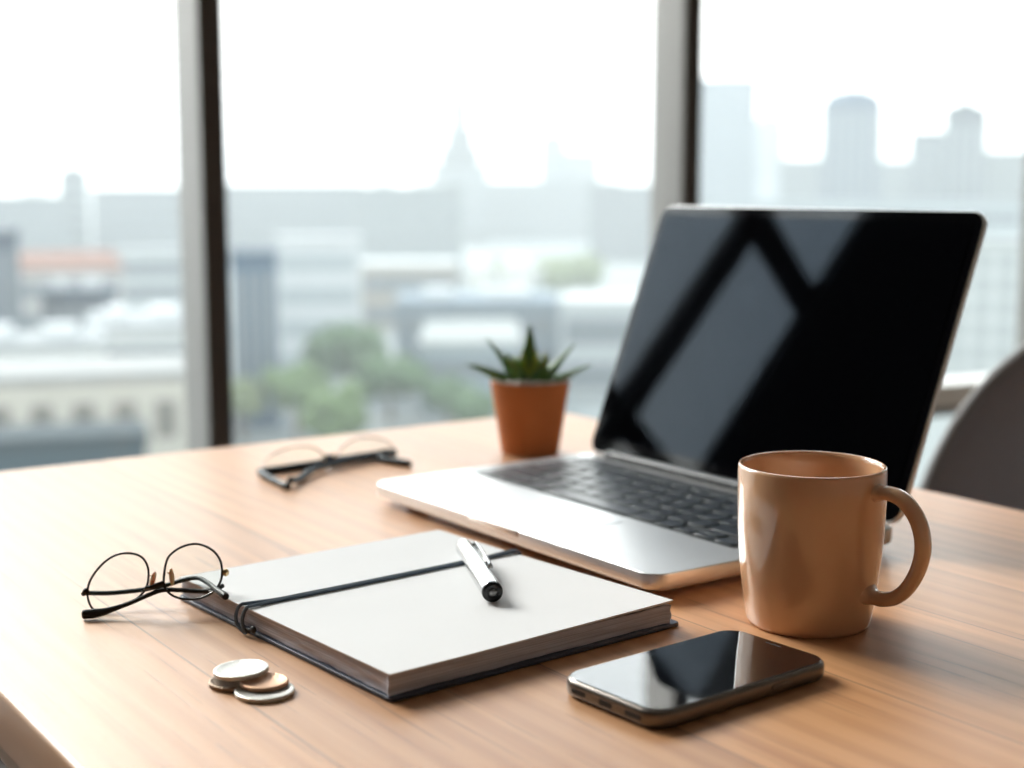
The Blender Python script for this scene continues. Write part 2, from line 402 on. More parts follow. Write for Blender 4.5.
# ================================================================ MUG
mug = thing('mug', 'beige glazed coffee mug standing beside the laptop', 'mug', (.1708, .811, T))
H = .0925; prof = [(0, .0022), (.030, .0022), (.0318, 0), (.0345, .0004), (.0357, .003), (.0372, .012), (.0390, .026), (.0405, .042), (.0414, .058), (.0418, .075), (.04175, H - .002),
    (.0413, H - .0004), (.0404, H), (.0394, H - .0006), (.0387, H - .003), (.0385, .07), (.0378, .05), (.0365, .03), (.0345, .014), (.031, .0075), (.024, .0058), (0, .0055)]
bm = NB(); lathe(bm, prof, 96); body = obj('body', bm, M['mug'], mug, angle=60)
ha = math.radians(-42)
hd = Vector((math.cos(ha), math.sin(ha), 0))
hp = [(.038, .079), (.0445, .0795), (.053, .0800), (.0635, .0765), (.0735, .0665), (.0780, .0530), (.0760, .0395), (.0690, .0265), (.0595, .0180), (.0495, .0150), (.0415, .0152), (.0372, .0160)]
path = catmull([hd * (.038 + (r - .038) * .78) + Vector((0, 0, z + .002 + .005 * max(0, (.08 - z) / .065))) for r, z in hp], 6)
N_ = len(path); rr = []
for i in range(N_):
    t = i / (N_ - 1); rr.append(.0062 + .0035 * (max(0, 1 - t * 9) + max(0, 1 - (1 - t) * 9)))
bm = NB()
side = Vector((-hd.y, hd.x, 0)); rings = []
for i, p in enumerate(path):
    t_ = (path[min(i + 1, N_ - 1)] - path[max(i - 1, 0)]).normalized(); nrm = t_.cross(side).normalized()
    rings.append([bm.verts.new(p + side * (rr[i] * 1.0 * math.cos(2 * PI * q / 20)) + nrm * (rr[i] * .66 * math.sin(2 * PI * q / 20))) for q in range(20)])
for a, b in zip(rings, rings[1:]):
    for q in range(20): bm.faces.new((a[q], a[(q + 1) % 20], b[(q + 1) % 20], b[q]))
obj('handle', bm, M['mug'], mug, angle=80)

# ================================================================ PHONE
PA = math.atan2(.707 - .629, .160 - .062)
ph = thing('smartphone', 'dark smartphone lying face up in front of the mug', 'phone', (.0665, .6355, T), PA)
PW, PD, PT = .1255, .0715, .0095
bm = NB(); add_slab(bm, PW, PD, .0002, PT, .0125, .0026, 10, e0=.0032); pb = obj('case', bm, M['phone'], ph)
bm = NB(); add_slab(bm, PW - .0036, PD - .0036, PT - .0007, PT + .0003, .0108, .0006, 10, .0018, .0018); pg = obj('glass_front', bm, M['phone_glass'], ph)
bm = NB(); add_slab(bm, .0011, .0100, PT + .0001, PT + .0004, .0005, .0001, 4, PW - .0068, PD / 2 - .005); obj('earpiece', bm, M['port'], ph)
def port(y, w, h, nm):
    bm = NB(); add_slab(bm, w, h, 0, .0006, h * .48, .0001, 5)
    o = obj(nm, bm, M['port'], ph); o.rotation_euler = (PI / 2, 0, -PI / 2); o.location = (.00045, y, PT / 2 - h / 2)
port(PD / 2 + .0045, .0095, .0032, 'charging_port'); port(PD / 2 + .0245, .0105, .0026, 'speaker_slot'); port(PD / 2 - .0135, .0115, .0026, 'speaker_slot')
bm = NB(); add_slab(bm, .014, .0026, 0, .0012, .0012, .0004, 5); o = obj('side_button', bm, M['phone'], ph); o.rotation_euler = (PI / 2, 0, 0); o.location = (.078, .0004, .0038)

# ================================================================ NOTEBOOK
NA = math.radians(-51.2)
nb = thing('notebook', 'thick white notebook closed by a dark elastic band', 'notebook', (-.2013, .8545, T), NA)
NW, ND, NT = .2265, .1935, .0140     # along the left edge, depth to the right
bm = NB(); add_slab(bm, NW + .004, ND + .006, .0003, .0026, .004, .0006, 4, -.002, -.001); obj('cover', bm, M['cover'], nb)
# page block, its sides scored by sheets
def page_mat():
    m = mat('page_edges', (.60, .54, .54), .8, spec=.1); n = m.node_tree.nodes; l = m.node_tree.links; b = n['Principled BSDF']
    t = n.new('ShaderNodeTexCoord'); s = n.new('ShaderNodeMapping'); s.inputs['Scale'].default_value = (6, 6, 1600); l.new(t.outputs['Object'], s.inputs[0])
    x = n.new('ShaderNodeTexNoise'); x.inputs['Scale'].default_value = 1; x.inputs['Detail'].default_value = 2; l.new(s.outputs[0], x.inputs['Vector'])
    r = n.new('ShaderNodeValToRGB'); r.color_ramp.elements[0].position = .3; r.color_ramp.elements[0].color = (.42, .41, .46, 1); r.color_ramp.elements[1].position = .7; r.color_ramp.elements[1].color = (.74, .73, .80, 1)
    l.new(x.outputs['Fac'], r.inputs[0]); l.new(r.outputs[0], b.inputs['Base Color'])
    return m
bm = NB()
nz = 9; nx = 40
def edge_off(z, u): return .0007 * math.sin(z * 900 + u * 9) * (.5 + .5 * math.sin(u * 31))
outl = []
for i in range(nx): outl.append((NW * i / nx, 0, 0, -1))
for i in range(nx): outl.append((NW, ND * i / nx, 1, 0))
for i in range(nx): outl.append((NW - NW * i / nx, ND, 0, 1))
for i in range(nx): outl.append((0, ND - ND * i / nx, -1, 0))
lev = []
for k_ in range(nz):
    z = .0027 + (NT - .0036) * k_ / (nz - 1)
    lev.append([bm.verts.new((x + ax * (edge_off(z, y * 10) - .0015), y + ay * (edge_off(z, x * 10) - .0015), z)) for x, y, ax, ay in outl])
for a, b in zip(lev, lev[1:]):
    for i in range(len(a)): j = (i + 1) % len(a); bm.faces.new((a[i], a[j], b[j], b[i]))
bm.faces.new(lev[-1]); bm.faces.new(lev[0][::-1])
obj('page_block', bm, page_mat(), nb, angle=60)
# loose top sheets, lifting at the right-hand corner
def sheet_z(x, y):
    u, v = x / NW, y / ND
    return .0016 * max(0, u - .35) ** 1 * max(0, v - .25) * 2.2 - .0006 * math.sin(PI * u) * math.sin(PI * min(1, v * 1.0)) * .6
bm = NB(); G = 30
for lay, (zo, th, sh) in enumerate(((0, .0004, .0008), (.0005, .0006, 0))):
    grid = {}
    for a in range(G + 1):
        for b in range(G + 1):
            x = sh + (NW - 2 * sh) * a / G; y = sh + (ND - 2 * sh) * b / G
            for q in (0, 1): grid[a, b, q] = bm.verts.new((x, y, NT - .0009 + zo + q * th + sheet_z(x, y) * (1 if lay else .8)))
    for a in range(G):
        for b in range(G):
            bm.faces.new((grid[a, b, 1], grid[a + 1, b, 1], grid[a + 1, b + 1, 1], grid[a, b + 1, 1]))
            bm.faces.new((grid[a, b, 0], grid[a, b + 1, 0], grid[a + 1, b + 1, 0], grid[a + 1, b, 0]))
    for a in range(G):
        for (p, q) in (((a, 0), (a + 1, 0)), ((a + 1, G), (a, G)), ((0, a + 1), (0, a)), ((G, a), (G, a + 1))):
            bm.faces.new((grid[p[0], p[1], 0], grid[q[0], q[1], 0], grid[q[0], q[1], 1], grid[p[0], p[1], 1]))
obj('top_sheet', bm, M['paper'], nb)
# elastic: two cords over the top, looping over the left edge
band_x = .083
top_z = NT + .0006
eb = NB()
for dx, spread in ((-.0011, -.0045), (.0011, .0030)):
    pts = []
    pts.append(Vector((band_x + dx, ND + .0055, .0022)))
    pts.append(Vector((band_x + dx, ND + .0046, .009)))
    pts.append(Vector((band_x + dx, ND + .0012, top_z + .0009)))
    for q in range(9, 0, -1):
        y = ND * q / 10; pts.append(Vector((band_x + dx, y, top_z + sheet_z(band_x, y) + .0006)))
    pts.append(Vector((band_x + dx + spread * .45, .004, top_z + .0008)))
    pts.append(Vector((band_x + spread, -.0015, top_z + .0002)))
    pts.append(Vector((band_x + spread, -.0042, .0095)))
    pts.append(Vector((band_x + spread * .9 + .002, -.0046, .0045)))
    pts.append(Vector((band_x + .006 + spread * .3, -.0038, .0016)))
    tube(eb, catmull(pts, 5), .0011, 8)
elo = obj('elastic_band', eb, M['elastic'], nb)
bm = NB()
for cx, cz, r in ((band_x + .013, .0052, .0023), (band_x + .008, .0035, .0015)):
    mt = Matrix.Translation((cx, -.0030, cz)); bmesh.ops.create_icosphere(bm, subdivisions=2, radius=r, matrix=mt @ Matrix.Diagonal((1.2, .6, 1, 1)))
tube(bm, catmull([Vector((band_x + .002, -.0035, .0032)), Vector((band_x + .008, -.0035, .0042)), Vector((band_x + .0135, -.0036, .0050))], 5), .0009, 8)
obj('cord_knot', bm, M['cord'], elo)

# ================================================================ PEN
p0 = Vector((-.0310, .905, T + NT + .0068)); p1 = Vector((-.0112, .800, T + NT + .0066))
ax = (p1 - p0); PL = ax.length; pen = thing('pen', 'fat silver pen with a black end lying on the notebook', 'pen', p0)
pen.rotation_euler = ax.to_track_quat('Z', 'X').to_euler()
PK = Matrix.Diagonal((1.18, 1.18, 1, 1))
bm = NB(); lathe(bm, [(0, 0), (.0030, 0), (.0040, .0006), (.0044, .004), (.0044, .010), (.0041, .0104), (.0041, .0114), (.0045, .0118), (.0050, .035), (.0052, .060), (.0051, PL - .003), (.0049, PL - .0012), (0, PL - .0012)], 40)
bmesh.ops.transform(bm, matrix=PK, verts=bm.verts); obj('barrel', bm, M['chrome'], pen)
bm = NB(); lathe(bm, [(.0030, PL - .0012), (.0050, PL - .0011), (.0052, PL - .0004), (.0050, PL + .0010), (.0040, PL + .0018), (.0030, PL + .0018), (.0028, PL + .0008), (0, PL + .0008)], 40); bmesh.ops.transform(bm, matrix=PK, verts=bm.verts); obj('end_cap', bm, M['black'], pen)
bm = NB(); lathe(bm, [(.0022, PL + .0009), (.0018, PL + .0019), (.0010, PL + .0024), (0, PL + .0025)], 24); bmesh.ops.transform(bm, matrix=PK, verts=bm.verts); obj('end_jewel', bm, M['crystal'], pen)
bm = NB(); pth = catmull([Vector((.0035, 0, .015)), Vector((.0062, 0, .0155)), Vector((.0069, 0, .022)), Vector((.0070, 0, .046)), Vector((.0066, 0, .066)), Vector((.0059, 0, .070))], 6)
tube(bm, pth, [.0016] * len(pth), 10, flat=.45, up=Vector((1, 0, 0))); bmesh.ops.transform(bm, matrix=PK, verts=bm.verts); clip = obj('clip', bm, M['chrome'], pen)
bm = NB(); add_box(bm, .0044, .0068, -.0009, .0009, .022, .060, .0004); bmesh.ops.transform(bm, matrix=PK, verts=bm.verts); obj('clip_gap_shadow_strip', bm, M['black'], clip).name = 'clip_gap_shade'  # black strip painting the shade between clip and barrel
for z in (.0108,):
    bm = NB(); lathe(bm, [(.0040, z - .0008), (.0046, z - .0006), (.0046, z + .0006), (.0040, z + .0008)], 40); bmesh.ops.transform(bm, matrix=PK, verts=bm.verts); obj('ring', bm, M['chrome'], pen)
# roll the clip to the upper right side
pen.rotation_euler = (ax.to_track_quat('Z', 'X').to_matrix() @ Matrix.Rotation(math.radians(0), 3, 'Z')).to_euler()
_x = pen.rotation_euler.to_matrix() @ Vector((1, 0, 0)); _y = pen.rotation_euler.to_matrix() @ Vector((0, 1, 0))
want = Vector((.75, 0, .66)); rollang = math.atan2(want.dot(_y), want.dot(_x))
pen.rotation_euler = (ax.to_track_quat('Z', 'X').to_matrix() @ Matrix.Rotation(rollang, 3, 'Z')).to_euler()

# ================================================================ COINS
def coin(label, x, y, z, r, th, m, tilt=(0, 0), group='loose coins on the desk'):
    bm = NB(); pr = [(0, .0003), (r * .86, .0003), (r * .88, 0), (r * .97, 0), (r, .0003), (r, th - .0003), (r * .97, th), (r * .89, th), (r * .87, th - .0002), (0, th - .0002)]
    lathe(bm, pr, 64)
    o = obj('coin', bm, m, angle=50); o.location = (x, y, T + z); o.rotation_euler = (tilt[0], tilt[1], 0)
    return tag(o, label, 'coin', group)
coin('dark bronze coin under the left of the pile', -.1400, .704, .0001, .0128, .0024, M['bronze'])
coin('large silver coin at the bottom right of the pile', -.1225, .6905, .0001, .0147, .0024, M['silver'])
coin('copper coin lying on the lower silver coin', -.1237, .6970, .0026, .0120, .0022, M['copper'])
coin('silver coin leaning on top of the pile of coins', -.1368, .7060, .0056, .0138, .0024, M['silver'], (0, math.radians(-3)))

# ================================================================ POT PLANT
pot = thing('potted_aloe', 'small terracotta pot with a green aloe behind the laptop', 'plant', (.0170, 1.345, T))
bm = NB(); prof = [(0, .003), (.022, .003), (.0235, 0), (.0262, 0), (.0272, .001), (.0355, .056), (.0374, .0672), (.0368, .0682), (.0352, .0682), (.0344, .066), (.0335, .055), (.0260, .010), (0, .008)]
lathe(bm, prof, 64); obj('pot', bm, M['terra'], pot)
bm = NB(); lathe(bm, [(0, .0600), (.02, .0605), (.0330, .0590)], 40); obj('soil', bm, M['soil'], pot)
bm = NB()
for i in range(70):
    a = random.random() * 2 * PI; r = .020 + .0125 * math.sqrt(random.random()); rad = random.uniform(.0028, .0050)
    bmesh.ops.create_icosphere(bm, subdivisions=2, radius=rad, matrix=Matrix.Translation((r * math.cos(a), r * math.sin(a), .0645 + rad * .5)) @ Matrix.Rotation(a, 4, 'X') @ Matrix.Diagonal((1.2, 1, .8, 1)))
o = obj('pebbles', bm, M['pebble'], pot); o['kind'] = 'stuff'
def aloe_leaf(az, lean, L, w, m, curl=.4):
    """az heading, lean from vertical at the base; the tip curls"""
    bm = NB(); n = 12; segs = 10; L *= 1.18; w *= 1.95
    h = Vector((math.cos(az), math.sin(az), 0)); p = Vector((0, 0, .060)) + h * .006; side = Vector((-h.y, h.x, 0)); rings = []
    for i in range(n + 1):
        t = i / n; a = lean + curl * t * (1 if lean > .5 else -.3)
        d = h * math.sin(a) + Vector((0, 0, 1)) * math.cos(a); nr = d.cross(side).normalized()
        ww = w * (1 - t) ** .75 * (1 + .35 * math.sin(PI * min(1, t * 1.6))) + .0002; th = ww * .5
        rings.append([bm.verts.new(p + side * (ww * math.cos(2 * PI * q / segs)) + nr * (th * math.sin(2 * PI * q / segs) - .35 * ww * abs(math.cos(2 * PI * q / segs)))) for q in range(segs)])
        p = p + d * (L / n)
    for a, b in zip(rings, rings[1:]):
        for q in range(segs): bm.faces.new((a[q], a[(q + 1) % segs], b[(q + 1) % segs], b[q]))
    bm.faces.new(rings[-1]); bm.faces.new(rings[0][::-1])
    return obj('leaf', bm, m, pot, angle=70)
R_ = math.radians
for az, lean, L, w, young, curl in [(R_(-95), .02, .052, .0062, 0, .1), (R_(178), .52, .052, .0052, 0, .25), (R_(200), .95, .050, .0050, 0, .35), (R_(170), 1.12, .052, .0046, 0, .15),
        (R_(5), .62, .048, .0050, 0, .2), (R_(-20), 1.0, .042, .0052, 0, .3), (R_(15), 1.15, .050, .0044, 0, .1), (R_(-130), .55, .040, .0060, 0, .2), (R_(-60), .55, .038, .0060, 0, .2),
        (R_(-70), .30, .034, .0040, 1, .2), (R_(-118), .28, .034, .0040, 1, .2), (R_(140), .75, .040, .0046, 0, .2), (R_(40), .8, .040, .0046, 0, .2), (R_(-40), .32, .032, .0056, 1, .1), (R_(-150), .3, .030, .0056, 1, .1)]:
    aloe_leaf(az, lean, L, w, M['leaf_young'] if young else M['leaf'], curl)

# ================================================================ GLASSES (near pair)
def lens_mesh(pts, th=.0009):
    """a thin slightly domed disc filling a closed outline"""
    c = sum(pts, Vector()) / len(pts); n = (pts[0] - c).cross(pts[len(pts) // 4] - c).normalized(); bm = NB()
    for s in (-1, 1):
        ce = bm.verts.new(c + n * (s * th / 2 + .0006)); prev = [ce]; L = []
        for k_ in (.4, .75, 1.0):
            L.append([bm.verts.new(c + (p - c) * k_ + n * (s * th / 2 + .0006 * (1 - k_ * k_))) for p in pts])
        N = len(pts)
        for i in range(N): bm.faces.new((ce, L[0][i], L[0][(i + 1) % N]))
        for a, b in zip(L, L[1:]):
            for i in range(N): bm.faces.new((a[i], a[(i + 1) % N], b[(i + 1) % N], b[i]))
        if s == -1: low = L[-1]
        else:
            for i in range(N): bm.faces.new((low[i], low[(i + 1) % N], L[-1][(i + 1) % N], L[-1][i]))
    return bm
g1 = thing('eyeglasses', 'round thin-rimmed eyeglasses propped against the corner of the notebook', 'eyeglasses', (-.243, .826, T), 0)
gx = Vector((.9927, -.1203, 0)); gy = Vector((.0257, .2118, .977)); gz = Vector((-.1176, -.9699, .2134))
def gp(a, b, c=0): return gx * (a * .001) + gy * (b * .001) + gz * (c * .001)
LL = [(-7.45, 12.17), (-6.24, 6.37), (-3.55, 2.4), (1.45, .9), (8.1, 1.9), (15.87, 5.0), (23.57, 9.9), (28.19, 15.69), (29.41, 22.13), (28.5, 28.51), (24.92, 33.37), (18.71, 35.52), (10.77, 34.98), (3.59, 31.25), (-2.26, 25.21), (-6.24, 18.65)]
RR = [(38.8, 23.01), (39.4, 17.4), (42.1, 13.4), (46.93, 10.9), (53.33, 10.0), (59.94, 10.65), (65.88, 12.88), (70.54, 16.5), (73.32, 21.8), (73.68, 27.61), (72.23, 33.36), (68.41, 38.18), (62.84, 41.21), (56.74, 42.31), (50.14, 40.83), (44.22, 37.45), (40.2, 32.38)]
for P in (LL, RR):
    pts = catmull([gp(*p) for p in P], 5, True)
    bm = NB(); tube(bm, pts, .00072, 8, True); rim = obj('rim', bm, M['frame'], g1)
    obj('lens', lens_mesh(pts), M['lens'], rim)
bm = NB(); tube(bm, catmull([gp(28.3, 16.0), gp(31.5, 16.4, .8), gp(35.5, 18.0, .8), gp(39.3, 19.5)], 6), .0013, 10); obj('bridge', bm, M['frame'], g1)
def pad(c, e, nm='nose_pad'):
    bm = NB(); bmesh.ops.create_icosphere(bm, subdivisions=3, radius=1, matrix=Matrix.Translation(gp(*c)) @ Matrix(((gx.x, gy.x, gz.x, 0), (gx.y, gy.y, gz.y, 0), (gx.z, gy.z, gz.z, 0), (0, 0, 0, 1))) @ Matrix.Rotation(e, 4, 'Z') @ Matrix.Diagonal((.0016, .0052, .0018, 1)))
    o = obj(nm, bm, M['pad'], g1)
    bm = NB(); tube(bm, catmull([gp(c[0] + (-2.0 if c[0] < 35 else -2.2), c[1] + 2.5, 0), gp(c[0], c[1] + 2, -1.5), gp(*c)], 5), .0004, 6); obj('pad_arm', bm, M['gold'], o)
pad((31.2, 20.5, -2.5), R_(-14)); pad((42.6, 22.5, -2.5), R_(8))
for c, ang in (((-8.9, 12.2, -1), 0), ((75.6, 26.2, -1), 0)):     # end pieces with the hinges
    bm = NB(); bmesh.ops.create_icosphere(bm, subdivisions=2, radius=1, matrix=Matrix.Translation(gp(*c)) @ Matrix.Diagonal((.0021, .0022, .0024, 1)))
    obj('end_piece', bm, M['gold'] if c[0] > 0 else M['frame'], g1)
O1 = Vector((-.243, .826, 0))
def temple(pts, r, parent, m, tip_from, tip_r, org, flat=None):
    P = catmull([Vector(p) - org for p in pts], 8); n = len(P); k_ = int(n * tip_from)
    bm = NB(); tube(bm, P[:k_ + 1], r, 8); t = obj('temple', bm, m, parent)
    bm = NB(); q = P[k_:]; rad = [r + (tip_r - r) * min(1, i / (len(q) * .55)) for i in range(len(q))]; rad[-1] *= .55
    if len(rad) > 2: rad[-2] *= .9
    tube(bm, q, rad, 10); obj('temple_tip', bm, M['tip'], t)
temple([(-.2524, .829, .0108), (-.2510, .835, .0097), (-.2393, .838, .0088), (-.2224, .842, .0095), (-.2084, .845, .0115), (-.1953, .842, .0160), (-.1867, .838, .0180), (-.1789, .829, .0175), (-.1720, .818, .0170), (-.1660, .808, .0168), (-.1630, .803, .0166)], .0014, g1, M['temple'], .76, .0021, O1)
temple([(-.1690, .8235, .0175), (-.1755, .826, .0140), (-.1840, .828, .0128), (-.1960, .828, .0135), (-.2050, .826, .0140), (-.2125, .822, .0122), (-.2227, .819, .0082), (-.2349, .8160, .0046), (-.2425, .8145, .0034), (-.2490, .813, .0031)], .0014, g1, M['tip'], .70, .0028, O1)

# ================================================================ GLASSES (far pair)
O2 = Vector((-.160, 1.272, 0))
g2 = thing('eyeglasses', 'slate blue eyeglasses lying folded beside the left corner of the laptop', 'eyeglasses', (O2.x, O2.y, T), 0)
def V2(*p): return [Vector(q) - O2 for q in p]
LA2 = V2((-.2150, 1.238, .0022), (-.2165, 1.248, .0095), (-.2060, 1.259, .0165), (-.1893, 1.270, .0190), (-.1755, 1.276, .0160), (-.1680, 1.276, .0080), (-.1720, 1.270, .0022), (-.1930, 1.254, .0018))
RA2 = V2((-.1560, 1.286, .0022), (-.1570, 1.294, .0085), (-.1515, 1.302, .0150), (-.1399, 1.311, .0192), (-.1250, 1.320, .0178), (-.1130, 1.325, .0115), (-.1120, 1.322, .0035), (-.1330, 1.306, .0020))
pinkrim = mat('pale_rose_rim', (.62, .46, .42), .35, .3)
for P in (LA2, RA2):
    pts = catmull(P, 6, True); bm = NB(); tube(bm, pts, .0007, 8, True); rim = obj('rim', bm, pinkrim, g2); obj('lens', lens_mesh(pts), M['lens'], rim)
bm = NB(); tube(bm, catmull(V2((-.2180, 1.233, .0030), (-.1930, 1.2535, .0030), (-.1710, 1.270, .0036), (-.1645, 1.277, .0066), (-.1560, 1.284, .0040), (-.1330, 1.305, .0036), (-.1085, 1.324, .0036)), 8), .0036, 10); obj('brow_bar', bm, M['navyframe'], g2)
temple([(-.2180, 1.231, .0040), (-.2090, 1.212, .0034), (-.1990, 1.196, .0030), (-.1880, 1.178, .0026), (-.1845, 1.174, .0024)], .0029, g2, M['navyframe'], .62, .0038, O2)
temple([(-.1085, 1.3215, .0040), (-.1200, 1.304, .0036), (-.1180, 1.292, .0034), (-.1050, 1.281, .0030), (-.0900, 1.2715, .0024)], .0029, g2, M['navyframe'], .62, .0034, O2)
temple([(-.1150, 1.312, .0062), (-.1350, 1.290, .0058), (-.1560, 1.262, .0052), (-.1720, 1.236, .0046), (-.1800, 1.200, .0034), (-.1850, 1.180, .0068)], .0029, g2, M['navyframe'], .9, .0030, O2)
for p in ((-.1672, 1.270, .0085), (-.1590, 1.279, .0085)):
    bm = NB(); bmesh.ops.create_icosphere(bm, subdivisions=2, radius=1, matrix=Matrix.Translation(Vector(p) - O2) @ Matrix.Diagonal((.0014, .0020, .0036, 1))); obj('nose_pad', bm, M['pad'], g2)

# ================================================================ CHAIR beyond the desk
CR = math.atan2(.569, .822)                  # outward from the desk edge
ch = thing('shell_chair', 'grey rounded shell chair beyond the right edge of the desk', 'chair', (.612, 1.41, 0), CR - PI / 2)
# local: +y away from desk (back of the chair), x across
def shell(u, v, off=0):
    """u -1..1 across, v 0..1 from the seat front to the top of the back"""
    hw = .235 * (1 - .10 * (v < .5) * (1 - v * 2))
    if v < .45:
        q = v / .45; y = -.40 + .34 * q; z = .475 - .02 * math.sin(PI * q) ; nrm = Vector((0, 0, 1))
    elif v < .6:
        q = (v - .45) / .15; a = q * R_(72); y = -.06 + .09 * math.sin(a); z = .475 + .09 * (1 - math.cos(a)); nrm = Vector((0, -math.sin(a), math.cos(a)))
    else:
        q = (v - .6) / .4; y = .0256 + .10 * q; z = .537 + .335 * q; nrm = Vector((0, -.95, .3))
    if v > .6:
        q = (v - .6) / .4; hw *= math.sqrt(max(0, 1 - (q * .995) ** 3.0)) * .97 + .03
    x = u * hw; curve = .07 * abs(u) ** 2.2 * (hw / .235)
    if v < .5: z += curve * .5
    else: y -= curve * 1.3
    return Vector((x, y, z)) - nrm * off
bm = NB(); NU, NV = 24, 48; g = {}
for s in (0, 1):
    for a in range(NU + 1):
        for b in range(NV + 1): g[a, b, s] = bm.verts.new(shell(-1 + 2 * a / NU, b / NV, s * .012))
for a in range(NU):
    for b in range(NV):
        bm.faces.new((g[a, b, 0], g[a + 1, b, 0], g[a + 1, b + 1, 0], g[a, b + 1, 0])); bm.faces.new((g[a, b, 1], g[a, b + 1, 1], g[a + 1, b + 1, 1], g[a + 1, b, 1]))
for a in range(NU):
    for b in (0, NV): bm.faces.new((g[a, b, 0], g[a, b, 1], g[a + 1, b, 1], g[a + 1, b, 0]))
for b in range(NV):
    for a in (0, NU): bm.faces.new((g[a, b, 0], g[a, b + 1, 0], g[a, b + 1, 1], g[a, b, 1]))
obj('shell', bm, M['chair'], ch, angle=60)
bm = NB(); edge = [shell(-1, v / 40, .006) for v in range(14, 41)] + [shell(1, v / 40, .006) for v in range(40, 13, -1)]
tube(bm, edge, .0085, 10); obj('edge_trim', bm, M['chair_rim'], ch)
bm = NB(); add_box(bm, -.10, .10, -.30, -.10, .43, .446, .003); obj('seat_plate', bm, M['chair_leg'], ch)
for sx_, sy_ in ((-1, -1), (1, -1), (-1, 1), (1, 1)):
    bm = NB(); tube(bm, [Vector((sx_ * .09, -.20 + sy_ * .09, .436)), Vector((sx_ * .15, -.20 + sy_ * .15, .30)), Vector((sx_ * .21, -.20 + sy_ * .20, .001))], .011, 12); obj('leg', bm, M['chair_leg'], ch)

# ================================================================ CITY below the windows
G0 = -24.0
def wm(bm_name, bm, m, **k): return struct(bm_name, bm, m, **k)
M['ground'] = mat('city_ground', (.15, .165, .16), .95, noise_amt=.25, noise_scale=.02)
bm = NB(); v = [bm.verts.new((x, y, G0)) for x, y in ((-2500, 20), (2500, 20), (2500, 3500), (-2500, 3500))]; bm.faces.new(v)
gr = struct('ground', bm, M['ground'])
# haze over the city: a real low-density volume starting beyond the glass
bm = NB(); add_box(bm, -2600, 2600, DW + 12, 3400, G0 - 1, 45)
me_ = bpy.data.meshes.new('haze'); bm.to_mesh(me_); bm.free(); hz = bpy.data.objects.new('haze', me_); COL.objects.link(hz); hz.rotation_euler = (0, 0, WROT); hz['kind'] = 'stuff'
hz['label'] = 'pale morning haze over the city'; hz['category'] = 'haze'
mh = bpy.data.materials.new('haze'); mh.use_nodes = True; n_ = mh.node_tree.nodes; n_.clear()
o_ = n_.new('ShaderNodeOutputMaterial'); v_ = n_.new('ShaderNodeVolumeScatter'); v_.inputs['Color'].default_value = (.37, .385, .385, 1); v_.inputs['Density'].default_value = .0021
mh.node_tree.links.new(v_.outputs[0], o_.inputs['Volume']); me_.materials.append(mh)

